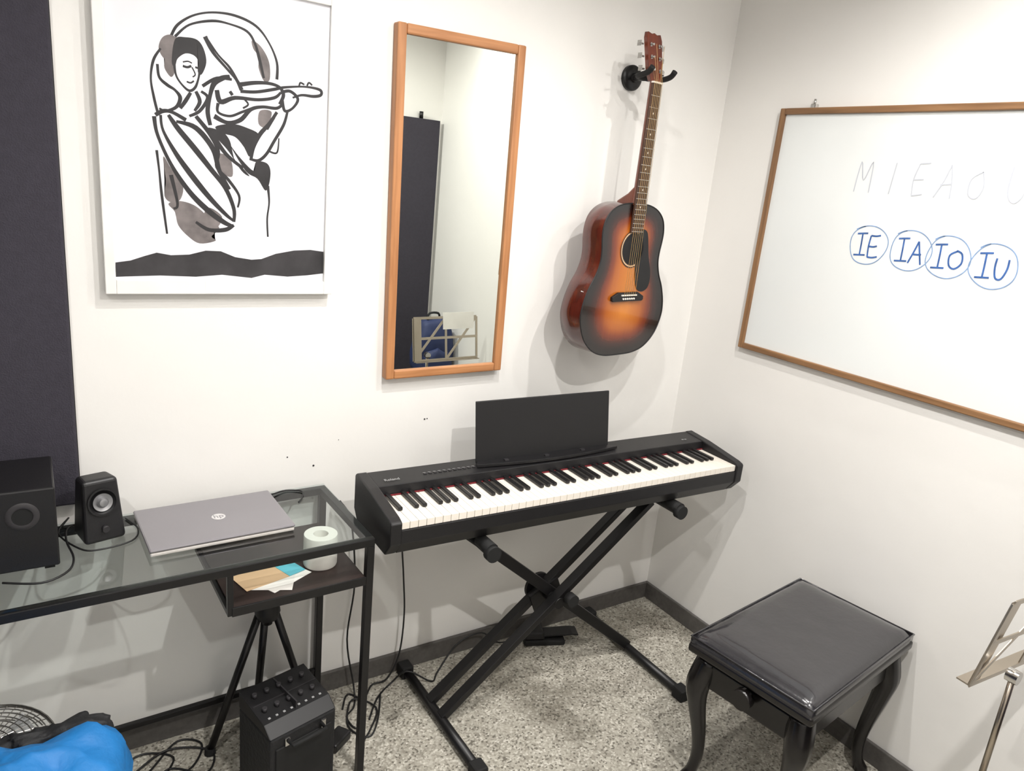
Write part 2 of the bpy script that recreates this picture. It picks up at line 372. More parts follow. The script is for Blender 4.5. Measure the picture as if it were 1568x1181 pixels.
L_A=[[(-.004,-h),(.008,0),(.018,h)],[(.018,h),(.028,0),(.038,-h)],[(.004,-.006),(.02,-.006),(.034,-.004)]]
L_O=[[(.02,h*.7),(.0,.01),(.004,-.02),(.022,-h*.8),(.04,-.01),(.036,.018),(.018,h*.75)]]
L_U=[[(0,h*.8),(.0,0),(.008,-h*.8),(.024,-h*.8),(.034,0),(.034,h*.8)]]
for cx,cz,let in ((.683,1.612,L_E),(.817,1.612,L_A),(.928,1.608,L_O),(1.052,1.600,L_U)):
    for s_ in L_I: wst(cx-.022,cz,s_,.0050,M_marker,.9)
    for s_ in let: wst(cx+.006,cz-.003,s_,.0050,M_marker,.9)
    ring=[((.058+.0012*t+.003*math.sin(3*t+cx*9))*math.cos(t+1.9),(.060+.002*math.cos(2*t+cx*5))*math.sin(t+1.9)) for t in np.linspace(0,6.7,22)]
    wst(cx,cz,ring,.0028,M_ring)
k=.045
for cx,pts in ((.618,[[(-.02,-k),(-.012,k),(.005,-.01),(.026,k),(.03,-k)]]),(.715,[[(.004,k),(-.002,-k)]]),(.79,[[(.0,k),(-.01,0),(-.006,-k)],[(0,k),(.03,k+.003)],[(-.008,0),(.02,.002)],[(-.006,-k),(.024,-k+.006)]]),
    (.868,[[(-.02,-k),(0,0),(.012,k)],[(.012,k),(.022,0),(.026,-k)],[(-.008,-.01),(.024,-.006)]]),(.957,[[(.01,.03),(-.016,.01),(-.016,-.03),(.006,-.04),(.02,-.01),(.01,.03)]]),(1.06,[[(-.02,k),(-.02,-.02),(.0,-k),(.02,-.02),(.024,k)]])):
    for s_ in pts: wst(cx,1.812,s_,.0032,M_faint)
# ------------------------------------------------------------------ guitar
G=grp('acoustic_guitar',(1.665,-.19,1.165),math.radians(9))
half=[(0,0),(.075,.003),(.135,.022),(.184,.066),(.208,.125),(.206,.175),(.187,.228),(.162,.27),(.148,.31),(.147,.345),(.153,.385),(.153,.42),(.140,.455),(.108,.482),(.06,.497),(0,.5)]
right=cat(half,5); left=[np.array([-p[0],p[1]]) for p in right[::-1]][1:-1]
out=[(float(p[0]),float(p[1])) for p in right]+[(float(p[0]),float(p[1])) for p in left]
n=len(out)
v=[];f=[];at=[]; rings=[0,.2,.4,.55,.68,.8,.9,.96,1.0]
for t in rings:
    for x,z in out:
        cx,cz=0,min(max(z,.15),.37); v.append((cx+(x-cx)*t,-.0015*(1-t),cz+(z-cz)*t)); at.append(t)
for r_ in range(len(rings)-1):
    for i in range(n): f.append((r_*n+i,r_*n+(i+1)%n,(r_+1)*n+(i+1)%n,(r_+1)*n+i))
top=mk('sunburst_top',v,f,M_burst,G,smooth=True)
at_=top.data.attributes.new('burst','FLOAT','POINT')
for i,t in enumerate(at): at_.data[i].value=t
v=[];f=[]
for k_,(y,s) in enumerate(((0,1),(.0015,1.0),(.05,1.0),(.094,1.0),(.097,.985))):
    for x,z in out:
        dep=y if y<.05 else y*(1-.14*z/.5)
        v.append((x*s,dep,.25+(z-.25)*s))
for k_ in range(4):
    for i in range(n): f.append((k_*n+i,k_*n+(i+1)%n,(k_+1)*n+(i+1)%n,(k_+1)*n+i))
f.append(tuple(range(4*n,5*n)))
sd=mk('body_sides',v,f,M_mahog,G,smooth=True); sd.data.polygons[len(f)-1].use_smooth=False
tube('binding',G,[(x,0.0,z) for x,z in out],.0022,M_bsat,6,closed=True)
def disc(name,par,cx,cz,y,r,m,r0=0,seg=40,sy=1):
    v=[];f=[]
    for i in range(seg):
        a=2*math.pi*i/seg; v.append((cx+r*math.cos(a),y,cz+r*math.sin(a)));
        v.append((cx+r0*math.cos(a),y,cz+r0*math.sin(a)))
    for i in range(seg):
        j=(i+1)%seg; f.append((2*i,2*j,2*j+1,2*i+1))
    return mk(name,v,f,m,par)
cy=-.002
disc('sound_hole',G,0,.355,cy-.0008,.050,M_rub)
disc('rosette_outer',G,0,.355,cy-.001,.061,M_ink,.0585); disc('rosette_mid',G,0,.355,cy-.001,.0575,M_kraft,.0535); disc('rosette_inner',G,0,.355,cy-.001,.053,M_ink,.050)
pgo=[(.024,.413),(.045,.42),(.066,.408),(.078,.37),(.09,.325),(.106,.29),(.112,.255),(.104,.226),(.078,.214),(.05,.222),(.034,.25),(.026,.285),(.022,.306)]
arc=[(.0535*math.cos(t),.355+.0535*math.sin(t)) for t in np.linspace(-1.1,1.15,12)]
poly=[(float(p[0]),float(p[1])) for p in cat(pgo,4)]+arc
bm=bmesh.new(); vs=[bm.verts.new((x,cy-.0012,z)) for x,z in poly]; bm.faces.new(vs); bmesh.ops.triangulate(bm,faces=bm.faces[:]); me=bpy.data.meshes.new('pickguard'); bm.to_mesh(me); bm.free(); me.materials.append(M_bsat); o=bpy.data.objects.new('pickguard',me); COL.objects.link(o); o.parent=G
prism('bridge',G,[(-.08,.188),(-.074,.184),(.074,.184),(.08,.188),(.08,.2),(.05,.214),(-.05,.214),(-.08,.2)],1,cy-.010,cy,M_bsat,.002)
box('saddle',G,(-.038,cy-.0145,.203),(.038,cy-.009,.207),M_ivory)
for i in range(6): cyl('pin_%d'%i,G,(-.027+i*.0108,cy-.009,.193),(-.027+i*.0108,cy-.014,.193),.003,M_ivory,10)
def taperbox(name,w0,w1,za_,zb_,y0,y1,m,bev=.001,dz=0):
    v=[(-w0/2,y0,za_),(w0/2,y0,za_),(w0/2,y1,za_),(-w0/2,y1,za_),(-w1/2,y0,zb_),(w1/2,y0,zb_),(w1/2,y1,zb_),(-w1/2,y1,zb_)]
    return mk(name,v,[(0,1,2,3),(4,5,6,7),(0,1,5,4),(1,2,6,5),(2,3,7,6),(3,0,4,7)],m,G,bevel=bev)
taperbox('fretboard',.057,.044,.408,.863,-.010,-.003,M_rose)
v=[];f=[];ns=11
for z,hw_,dp in ((.495,.0275,.022),(.60,.0258,.0195),(.74,.0238,.018),(.868,.022,.017)):
    for i in range(ns):
        a_=math.pi*i/(ns-1); v.append((hw_*math.cos(a_),-.003+dp*math.sin(a_),z))
for k_ in range(3):
    for i in range(ns): f.append((k_*ns+i,k_*ns+(i+1)%ns,(k_+1)*ns+(i+1)%ns,(k_+1)*ns+i))
f+=[tuple(range(ns)),tuple(range(3*ns,4*ns))]
mk('neck',v,f,M_neck,G,bevel=.0005)
prism('heel',G,[(0,.47),(.03,.47),(.075,.495),(.07,.505),(.03,.53),(0,.56)],0,-.025,.025,M_neck,.006)
fr=[]
for i in range(1,21):
    z=.863-.658*(1-2**(-i/12)); w_=.022+.0065*(.863-z)/.455
    fr.append(((-w_,-.0118,z-.0009),(w_,-.0095,z+.0009)))
boxes('frets',G,fr,M_chrome)
for i in (3,5,7,9,12,15):
    z=.863-.658*(1-2**(-(i-.5)/12)); disc('dot_%d'%i,G,0,z,-.0103,.003,M_ivory,seg=12)
box('nut',G,(-.022,-.013,.862),(.022,-.003,.867),M_ivory)
hs=[(-.022,.866),(.022,.866),(.033,.89),(.036,.99),(.03,1.008),(.012,1.004),(0,1.008),(-.012,1.004),(-.03,1.008),(-.036,.99),(-.033,.89)]
hsv=[];N_=len(hs)
for yy in (-.004,.012):
    for x,z in hs: hsv.append((x,yy+(z-.866)*.22,z))
mk('headstock',hsv,[tuple(range(N_)),tuple(range(N_,2*N_))]+[(i,(i+1)%N_,N_+(i+1)%N_,N_+i) for i in range(N_)],M_head,G,bevel=.002)
for i in range(3):
    z=.90+i*.036; yb_=(z-.866)*.22
    for s in (-1,1):
        cyl('post_%d_%d'%(i,s),G,(s*.02,yb_-.004,z),(s*.02,yb_-.016,z),.0035,M_chrome,12)
        disc('washer_%d_%d'%(i,s),G,s*.02,z,yb_-.0052,.006,M_chrome,seg=14)
        cyl('shaft_%d_%d'%(i,s),G,(s*.034,yb_+.016,z),(s*.05,yb_+.016,z),.003,M_chrome,8)
        box('button_%d_%d'%(i,s),G,(s*.048-.004,yb_+.008,z-.008),(s*.048+.008*s+.004,yb_+.024,z+.008),M_chrome,.003)
for i in range(6):
    a=-.0185+i*.0074; b=-.027+i*.0108
    tube('string_%d'%i,G,[(b,-.017,.203),(a,-.0145,.866),((-.02 if i<3 else .02),-.006+(.9-.866)*.22-.003,.90+(i if i<3 else 5-i)*.036)],.0007,M_string,5)
Hg=grp('guitar_wall_hanger',(1.725,0,2.062))
lathe('wall_plate',Hg,[(0,.0),(.040,0),(.040,.012),(.034,.018),(.016,.02),(.014,.03),(0,.03)],M_black,32,(0,0,0),(math.radians(90),0,0))
tube('arm',Hg,[(0,-.02,0),(-.02,-.06,-.006),(-.040,-.118,-.012)],.009,M_black,12,4)
tube('yoke',Hg,[(-.098,-.212,.008),(-.098,-.196,-.006),(-.094,-.16,-.012),(-.080,-.128,-.012),(-.040,-.118,-.012),(-.002,-.124,-.012),(.006,-.154,-.012),(.004,-.188,-.006),(.003,-.204,.008)],[.009,.0085,.0085,.008,.009,.008,.0085,.0085,.009],M_rub,12,4)
# ------------------------------------------------------------------ digital piano
PN=grp('digital_piano',(.750,-.43,0),math.radians(-1.1)); Lp=1.341
prof=[(.004,.744),(.035,.702),(.245,.702),(.275,.735),(.275,.836),(.268,.843),(.178,.836),(.173,.790),(.173,.783),(.004,.783)]
prism('chassis',PN,prof,0,.033,Lp-.033,M_bplas,.002)
chk=[(0,.744),(.035,.702),(.245,.702),(.275,.735),(.275,.838),(.266,.846),(.17,.838),(.022,.816),(.003,.810),(0,.804)]
prism('cheek_left',PN,chk,0,0,.033,M_bplas,.004); prism('cheek_right',PN,chk,0,Lp-.033,Lp,M_bplas,.004)
kw=(Lp-.066)/52; wk=[]; bk=[]; bkt=[]
for i in range(52):
    x=.033+i*kw; wk.append(((x+.0006,.008,.784),(x+kw-.0006,.172,.805)))
    if i<51 and 'ABCDEFG'[i%7] in 'ACDFG':
        bk.append(((x+kw-.0065,.072,.806),(x+kw+.0065,.172,.816)))
boxes('white_keys',PN,wk,M_ivory,.001); boxes('black_keys',PN,bk,M_bkey,.0025)
box('felt_strip',PN,(.033,.1705,.806),(Lp-.033,.1735,.8095),M_red)
boxes('buttons',PN,[((.19+i*.0165,.212,.8385),(.20+i*.0165,.220,.8415)) for i in range(11)],M_dgrey,.001)
boxes('button_labels',PN,[((.19+i*.0165,.222,.8397),(.199+i*.0165,.2235,.8404)) for i in range(11)],M_lbl)
text('logo',PN,'Roland',.017,M_lbl,(.085,.205,.8402),(math.radians(4.5),0,0))
text('model_label',PN,'FP-30',.010,M_lbl,(Lp-.10,.205,.8402),(math.radians(4.5),0,0))
rx=-.035
rp=[(.41+rx,.230,.842),(.935+rx,.230,.842),(.935+rx,.262,1.035),(.41+rx,.262,1.035)]
v=[Vector(p) for p in rp]+[Vector(p)+Vector((0,.006,0)) for p in rp]
mk('music_rest',v,[(0,1,2,3),(4,5,6,7),(0,1,5,4),(1,2,6,5),(2,3,7,6),(3,0,4,7)],M_bsat,PN,bevel=.002)
arcp=[(.40,.205),(.415,.232),(.93,.232),(.955,.205)]+[(x,.205-.022*math.sin(math.pi*(x-.40)/.555)) for x in np.linspace(.94,.415,14)]
prism('rest_ledge',PN,[(x+rx,y) for x,y in arcp],2,.840,.850,M_bplas,.001)
boxes('rest_clips',PN,[((.50+rx,.205,.85),(.515+rx,.215,.854)),((.65+rx,.2,.85),(.665+rx,.21,.854)),((.80+rx,.205,.85),(.815+rx,.215,.854))],M_dgrey)
# ------------------------------------------------------------------ X keyboard stand
ST=grp('keyboard_x_stand')
xa,xb,xc=1.015,1.835,1.435
tube('foot_left',ST,[(xa,-.03,.022),(xa,-.56,.022)],.016,M_black,14); tube('foot_right',ST,[(xb,-.03,.022),(xb,-.575,.022)],.016,M_black,14)
for nm,x,y in (('cap_a',xa,-.045),('cap_b',xa,-.555),('cap_c',xb,-.045),('cap_d',xb,-.57)):
    box(nm,ST,(x-.022,y-.025,0),(x+.022,y+.025,.044),M_rub,.006)
for nm,y in (('arm_front',-.315),('arm_rear',-.235)):
    bar(nm,ST,(xa,y,.03),(1.80,y,.655),.022,.036,M_black,upv=(0,1,0))
bar('arm_single',ST,(xb,-.275,.03),(1.07,-.275,.655),.036,.026,M_black,upv=(0,1,0))
cyl('pivot',ST,(xc-.004,-.22,.345),(xc-.004,-.335,.345),.02,M_black,20)
lathe('pivot_disc',ST,[(0,-.006),(.052,-.006),(.052,.006),(0,.006)],M_bsat,32,(xc-.01,-.21,.345),(math.radians(90),0,0))
bar('pivot_gusset',ST,(xc-.06,-.255,.31),(xc+.05,-.255,.36),.012,.08,M_black,upv=(0,0,1))
cyl('lock_knob',ST,(xc+.03,-.335,.36),(xc+.03,-.365,.36),.022,M_rub,20)
for nm,x in (('support_left',1.06),('support_right',1.81)):
    tube(nm,ST,[(x,-.10,.668),(x,-.44,.668)],.014,M_black,14)
    tube(nm+'_grip_front',ST,[(x,-.38,.680),(x,-.45,.680)],.020,M_rub,14)
    tube(nm+'_grip_rear',ST,[(x,-.10,.680),(x,-.17,.680)],.020,M_rub,14)
    cyl(nm+'_cap',ST,(x,-.44,.67),(x,-.462,.67),.024,M_rub,18)
PD=grp('sustain_pedal',(1.60,-.085,0),math.radians(-22))
box('base',PD,(-.10,-.045,0),(.06,.045,.022),M_rub,.006)
box('housing',PD,(-.10,-.04,.02),(-.02,.04,.055),M_black,.008,taper=.9)
prism('lever',PD,[(-.03,.034),(.09,.04),(.115,.036),(.115,.03),(.09,.033),(-.03,.026)],1,-.028,.028,M_black,.002)
# ------------------------------------------------------------------ piano bench
BN=grp('piano_bench',(1.842,-.968,0),math.radians(7.5))
bw,bd=.302,.186; B0=.022
def padz(u,w_):
    e=min(1-abs(u),1-abs(w_)); return .480+B0+.018*(1-math.exp(-e*12))+.003*(1-u*u)*(1-w_*w_)
v=[];f=[];nx,ny=24,16
for j in range(ny+1):
    for i in range(nx+1):
        u=-1+2*i/nx; w_=-1+2*j/ny
        v.append((u*bw,w_*bd,padz(u,w_)+.0012*noise.noise(Vector((u*6,w_*6,0)))))
for j in range(ny):
    for i in range(nx):
        a_=j*(nx+1)+i; f.append((a_,a_+1,a_+nx+2,a_+nx+1))
per=[i for i in range(nx+1)]+[j*(nx+1)+nx for j in range(1,ny+1)]+[ny*(nx+1)+i for i in range(nx-1,-1,-1)]+[j*(nx+1) for j in range(ny-1,0,-1)]
k0=len(v)
for q in per: v.append((v[q][0]*1.0,v[q][1]*1.0,.458+B0))
for i in range(len(per)):
    j=(i+1)%len(per); f.append((per[i],per[j],k0+j,k0+i))
mk('cushion',v,f,M_vinyl,BN,smooth=True)
tube('cushion_piping',BN,[(-bw,-bd,.481+B0),(bw,-bd,.481+B0),(bw,bd,.481+B0),(-bw,bd,.481+B0)],.003,M_vinyl,8,closed=True)
box('seat_rim',BN,(-bw-.004,-bd-.004,.432+B0),(bw+.004,bd+.004,.460+B0),M_bwood,.008,bseg=3)
za_,zb_=.355,.43
box('apron_front',BN,(-bw+.045,-bd+.025,za_),(bw-.045,-bd+.045,zb_),M_bwood,.003)
box('apron_rear',BN,(-bw+.045,bd-.045,za_),(bw-.045,bd-.025,zb_),M_bwood,.003)
box('apron_left',BN,(-bw+.03,-bd+.04,za_),(-bw+.05,bd-.04,zb_),M_bwood,.003)
box('apron_right',BN,(bw-.05,-bd+.04,za_),(bw-.03,bd-.04,zb_),M_bwood,.003)
for s in (-1,1):
    cyl('knob_shaft_%d'%s,BN,(s*(bw-.05),0,.415),(s*(bw-.005),0,.415),.008,M_chrome,12)
    cyl('knob_%d'%s,BN,(s*(bw-.012),0,.415),(s*(bw+.014),0,.415),.028,M_bwood,24)
    bar('scissor_%d_a'%s,BN,(s*.2,-bd+.05,.37),(s*.2,bd-.05,.455),.006,.018,M_chrome)
    bar('scissor_%d_b'%s,BN,(s*.22,bd-.05,.37),(s*.22,-bd+.05,.455),.006,.018,M_chrome)
    for t in (-1,1):
        dx,dy=s*.8,t*.6; bx,by=s*(bw-.05),t*(bd-.042)
        pth=[(.0,.435,.034),(.012,.385,.037),(.022,.34,.034),(.014,.28,.027),(-.006,.19,.0215),(-.016,.11,.018),(-.008,.05,.0165),(.008,.018,.020),(.014,.0,.022)]
        tube('leg_%d_%d'%(s,t),BN,[(bx+dx*o_,by+dy*o_,z) for o_,z,r_ in pth],[r_ for o_,z,r_ in pth],M_bwood,8,3,phase=math.pi/8)
# ------------------------------------------------------------------ glass desk
DK=grp('glass_desk',(.714,-.018,0),math.radians(1.6))
xL,xR_,yB,yF=-1.02,0,0,-.375; T=.021
boxes('top_frame',DK,[((xL,yF,.734),(xR_,yF+T,.756)),((xL,yB-T,.734),(xR_,yB,.756)),((xL,yF+T,.734),(xL+T,yB-T,.756)),((xR_-T,yF+T,.734),(xR_,yB-T,.756))],M_black,.002)
boxes('legs',DK,[((x,y,0),(x+T,y+T,.734)) for x in (xL,xR_-T) for y in (yF,yB-T)],M_black,.002)
boxes('lower_rails',DK,[((xL+T,yB-T+.002,.10),(xR_-T,yB-.004,.118))],M_black,.002)
box('glass_top',DK,(xL+.004,yF+.004,.7565),(xR_-.004,yB-.004,.7625),M_glass)
box('shelf',DK,(-.366,yF+.006,.628),(xR_-T,yB-T,.644),M_shelf,.001)
boxes('shelf_brackets',DK,[((-.376,yF+.002,.624),(-.362,yF+.016,.734)),((-.376,yB-T-.01,.624),(-.362,yB-T+.004,.734)),((-.376,yF+.016,.624),(-.366,yB-T-.01,.638)),((-.366,yF,.622),(xR_-T,yF+.006,.646))],M_black,.001)
DT=.763
LP=grp('laptop',(.365,-.180,DT),math.radians(2))
box('base',LP,(-.172,-.115,.002),(.172,.115,.012),M_lide,.003)
box('lid',LP,(-.174,-.117,.0125),(.174,.117,.021),M_lid,.004)
lathe('emblem',LP,[(0,0),(.017,0),(.017,.0006),(0,.0006)],M_lidlogo,32,(0.01,.0,.021))
text('emblem_mark',LP,'hp',.026,M_lid,(.01,.001,.0218),(0,0,0),.0002)
boxes('feet',LP,[((-.15,-.1,0),(-.12,-.09,.003)),((.12,-.1,0),(.15,-.09,.003)),((-.15,.09,0),(-.12,.1,.003)),((.12,.09,0),(.15,.1,.003))],M_rub)
tube('laptop_power_cable',None,[(.545,-.06,DT+.006),(.59,-.04,DT+.003),(.63,-.06,DT+.003),(.62,-.10,DT+.003),(.60,-.13,DT+.003)],.0022,M_cable,8,5)
SP=grp('desktop_speaker',(.106,-.135,DT),math.radians(14))
v=[(-.047,-.045,0),(.047,-.045,0),(.045,.045,0),(-.045,.045,0),(-.040,-.022,.155),(.040,-.022,.155),(.036,.04,.150),(-.036,.04,.150)]
mk('cabinet',v,[(0,1,2,3),(4,5,6,7),(0,1,5,4),(1,2,6,5),(2,3,7,6),(3,0,4,7)],M_bplas,SP,bevel=.010,bseg=4)
tl=math.radians(90-8)
lathe('driver',SP,[(.034,.0),(.034,.004),(.030,.004),(.027,.0),(.018,-.004),(.0,-.004)],M_bsat,32,(0,-.0325,.100),(tl,0,0))
lathe('driver_cone',SP,[(.022,.002),(.016,.0),(.012,-.001),(.012,.004),(.009,.008),(0,.010)],M_cone,32,(0,-.034,.100),(tl,0,0))
cyl('volume_knob',SP,(.0,-.040,.035),(.0,-.05,.034),.008,M_dgrey,16)
SW=grp('subwoofer',(0,0,DT))
box('cabinet',SW,(-.215,-.272,.008),(.018,-.075,.198),M_bplas,.004)
boxes('feet',SW,[((x,y,0),(x+.02,y+.02,.008)) for x in (-.205,-.012) for y in (-.262,-.105)],M_rub)
lathe('port_ring',SW,[(.020,-.006),(.020,.003),(.026,.004),(.032,.001),(.032,0)],M_dgrey,32,(-.045,-.272,.138),(math.radians(90),0,0))
lathe('port_hole',SW,[(0,-.0),(.020,-.0)],M_rub,32,(-.045,-.2735,.138),(math.radians(90),0,0))
z_=DT+.003
tube('speaker_cable',None,[(.03,-.06,z_),(.045,-.05,.78),(.02,-.10,z_),(.06,-.20,z_),(.10,-.22,z_),(.17,-.20,z_),(.19,-.14,z_),(.17,-.07,z_)],.0022,M_cable,8,5)
tube('subwoofer_cable',None,[(-.09,-.30,z_),(-.02,-.33,z_),(.03,-.30,z_),(.045,-.24,z_),(.035,-.15,z_),(.04,-.08,z_),(.07,-.06,z_)],.0025,M_cable,8,5)
lathe('paper_roll',None,[(.017,0),(.044,0),(.045,.003),(.045,.085),(.044,.088),(.020,.088),(.019,.084),(.017,0)],M_roll,40,(.618,-.272,.645))
PS=grp('paper_sheets',(.50,-.285,.644))
for i,(nm,cx,cy_,w_,h_,a_,m_) in enumerate((('sheet_white',.0,-.01,.13,.105,.5,M_whitep),('sheet_white_2',-.02,-.035,.10,.08,-.4,M_whitep),('sheet_kraft',-.045,.0,.12,.085,.25,M_kraft),('card_teal',.035,.015,.05,.07,.35,M_teal))):
    box(nm,PS,(cx-w_/2,cy_-h_/2,.0004+i*.0008),(cx+w_/2,cy_+h_/2,.0009+i*.0008),m_,rot=(0,0,a_))
# ------------------------------------------------------------------ under desk
TR=grp('tripod_stand',(.515,-.135,0))
cyl('post',TR,(0,0,.40),(0,0,.60),.014,M_black,16)
lathe('hub',TR,[(0,-.03),(.03,-.03),(.036,-.01),(.03,.03),(.018,.05),(0,.05)],M_bsat,20,(0,0,.45))
for i,(x,y) in enumerate(((-.16,.01),(.145,.03),(-.02,.06))):
    tube('leg_%d'%i,TR,[(x*.12,y*.12,.45),(x,y,.008)],.011,M_black,12); lathe('foot_%d'%i,TR,[(0,0),(.016,0),(.014,.02),(0,.02)],M_rub,14,(x,y,0))
AM=grp('small_amplifier',(.525,-.310,0),math.radians(14))
box('cabinet',AM,(-.10,-.085,.008),(.10,.085,.235),M_blackn,.006)
v=[(-.10,-.085,.235),(.10,-.085,.235),(.10,.085,.235),(-.10,.085,.235),(-.10,-.05,.262),(.10,-.05,.262),(.10,.085,.285),(-.10,.085,.285)]
mk('control_panel',v,[(0,1,2,3),(4,5,6,7),(0,1,5,4),(1,2,6,5),(2,3,7,6),(3,0,4,7)],M_bsat,AM,bevel=.003)
for i in range(5):
    for j in range(2):
        y=-.01+j*.055; z=.262+(y+.05)*.17; cyl('knob_%d_%d'%(i,j),AM,(-.075+i*.036,y,z),(-.075+i*.036,y,z+.012),.0065,M_dgrey,14)
boxes('panel_buttons',AM,[((-.08+i*.022,-.040,.262),(-.073+i*.022,-.034,.266)) for i in range(8)],M_lbl,.001)
boxes('panel_seams',AM,[((-.095,.014,.270),(.095,.017,.2755)),((-.002,-.045,.260),(.002,.08,.285))],M_dgrey)
box('grille',AM,(-.085,-.089,.03),(.085,-.084,.20),M_rub,.003)
tube('handle',AM,[(-.05,-.09,.215),(-.05,-.115,.215),(.05,-.115,.215),(.05,-.09,.215)],.006,M_rub,10)
boxes('latches',AM,[((-.06,-.092,.20),(-.045,-.085,.225)),((.05,-.092,.20),(.065,-.085,.225))],M_chrome,.002)
boxes('feet',AM,[((x,y,0),(x+.02,y+.02,.01)) for x in (-.09,.07) for y in (-.075,.055)],M_rub)
CB=grp('floor_cables')
def cab(name,pts,r=.003): tube(name,CB,pts,r,M_cable,8,6)
cab('piano_power_cable',[(.97,-.10,.70),(.966,-.06,.55),(.985,-.045,.40),(.997,-.045,.25),(.985,-.05,.10),(.94,-.06,.02),(.89,-.05,.004),(.84,-.10,.004),(.80,-.06,.004),(.76,-.12,.004)])
cab('pedal_cable',[(1.50,-.06,.03),(1.40,-.05,.02),(1.32,-.04,.08),(1.22,-.04,.06),(1.12,-.09,.01),(1.08,-.12,.004),(1.00,-.09,.05),(.95,-.07,.004),(.88,-.12,.004),(.82,-.2,.004)])
cab('floor_cable',[(.10,-.10,.004),(.18,-.05,.004),(.26,-.10,.004),(.22,-.18,.004),(.30,-.16,.004),(.34,-.08,.004),(.28,-.04,.004),(.20,-.12,.004),(.12,-.2,.004)])
cab('floor_cable_2',[(.16,-.22,.004),(.24,-.14,.004),(.33,-.2,.004),(.36,-.12,.004),(.25,-.07,.010),(.15,-.12,.004)])
cab('desk_cable',[(.76,-.03,.70),(.80,-.03,.62),(.82,-.03,.4),(.80,-.035,.2),(.82,-.06,.03),(.80,-.12,.004),(.76,-.16,.004),(.77,-.22,.004),(.82,-.16,.004),(.86,-.07,.004)])
cab('tangle',[(.74,-.30,.004),(.80,-.25,.004),(.86,-.16,.004),(.80,-.10,.012),(.75,-.20,.004),(.79,-.27,.004),(.84,-.22,.010),(.90,-.10,.004)])
box('power_brick',CB,(.655,-.275,0),(.735,-.225,.03),M_bplas,.006,rot=(0,0,.6))
# ------------------------------------------------------------------ bags bottom-left
def soft(name,parent,c,size,m,amp=.03,sc=5,seed=0,pw=3.2,nu=64,nv=40):
    v=[];f=[]
    for j in range(nv+1):
        ph=-math.pi/2+math.pi*j/nv
        for i in range(nu):
            th=2*math.pi*i/nu
            d_=Vector((math.cos(ph)*math.cos(th),math.cos(ph)*math.sin(th),math.sin(ph)))
            k_=(abs(d_.x)**pw+abs(d_.y)**pw+abs(d_.z)**pw)**(-1/pw)
            p=Vector((d_.x*k_*size[0]/2,d_.y*k_*size[1]/2,d_.z*k_*size[2]/2))
            nn=noise.fractal(p*sc+Vector((seed,0,0)),1,2,4)
            nn-=abs(noise.noise(p*sc*1.7+Vector((0,seed,0))))*1.2
            p=p*(1+nn*amp/max(size)*2); p.z=max(p.z,-size[2]/2)
            v.append(p+Vector(c))
    for j in range(nv):
        for i in range(nu): f.append((j*nu+i,j*nu+(i+1)%nu,(j+1)*nu+(i+1)%nu,(j+1)*nu+i))
    return mk(name,v,f,m,parent,smooth=True)
BG=grp('blue_duffel_bag',(-.13,-.66,0))
soft('body',BG,(0,0,.287),(.50,.28,.574),M_blue,.034,7,3,4.5)
soft('black_flap',BG,(.10,.15,.50),(.24,.06,.075),M_blackn,.04,14,8)
tube('seam_piping',BG,[(-.2,-.05,.562),(-.1,-.06,.568),(.0,-.055,.565),(.1,-.05,.560),(.19,-.03,.545)],.004,M_blue,8,5)
FN=grp('desk_fan',(-.15,-.31,0))
lathe('base',FN,[(0,0),(.10,0),(.10,.015),(.03,.03),(0,.03)],M_white,32)
cyl('pole',FN,(0,0,.03),(0,0,.31),.012,M_white,16)
HD=bpy.data.objects.new('guard_head',None); COL.objects.link(HD); HD.parent=FN; HD.location=(0.0,.0,.350); HD.rotation_euler=(math.radians(12),0,math.radians(10))
for k_,rr in enumerate((.03,.045,.06,.075,.09,.105,.12,.135)):
    zz=.03*(1-(rr/.135)**2)
    for sg in (1,-1):
        tube('ring_%d_%d'%(k_,sg),HD,[(rr*math.cos(t),rr*math.sin(t),sg*zz+.0) for t in np.linspace(0,2*math.pi,36,endpoint=False)],.004 if k_==7 else .0016,M_chrome,6,closed=True)
for k_ in range(40):
    t=2*math.pi*k_/40
    tube('spoke_%d'%k_,HD,[(r2*math.cos(t),r2*math.sin(t),.03*(1-(r2/.135)**2)) for r2 in (.02,.06,.10,.135)],.0012,M_chrome,5)
lathe('hub_badge',HD,[(0,.032),(.024,.031),(.026,.026),(.026,-.05),(0,-.055)],M_white,24)
for k_ in range(3):
    t=2*math.pi*k_/3; q=[(math.cos(t+a_)*r2,math.sin(t+a_)*r2,zz) for a_,r2,zz in ((0,.02,-.008),(.0,.11,-.012),(.75,.115,.008),(.7,.02,.006))]
    mk('blade_%d'%k_,q,[(0,1,2,3)],M_lbl,HD)
# ------------------------------------------------------------------ music stand
MS=grp('music_stand',(1.785,-1.495,0))
cyl('shaft_lower',MS,(0,0,.10),(0,0,.46),.011,M_steel,16); cyl('shaft_upper',MS,(0,0,.44),(0,0,.76),.007,M_steel,16)
cyl('clamp',MS,(0,0,.44),(0,0,.47),.014,M_steel,16); cyl('hub',MS,(0,0,.10),(0,0,.14),.017,M_black,16)
for i in range(3):
    a_=math.radians(100+120*i); x,y=math.cos(a_),math.sin(a_)
    bar('leg_%d'%i,MS,(x*.015,y*.015,.30),(x*.24,y*.24,.01),.012,.005,M_steel); bar('strut_%d'%i,MS,(x*.015,y*.015,.12),(x*.15,y*.15,.125),.01,.004,M_steel)
    cyl('tip_%d'%i,MS,(x*.235,y*.235,0),(x*.24,y*.24,.018),.009,M_rub,10)
lathe('wing_joint',MS,[(0,-.012),(.016,-.012),(.016,.012),(0,.012)],M_chrome,16,(0,0,.745),(math.radians(90),0,0))
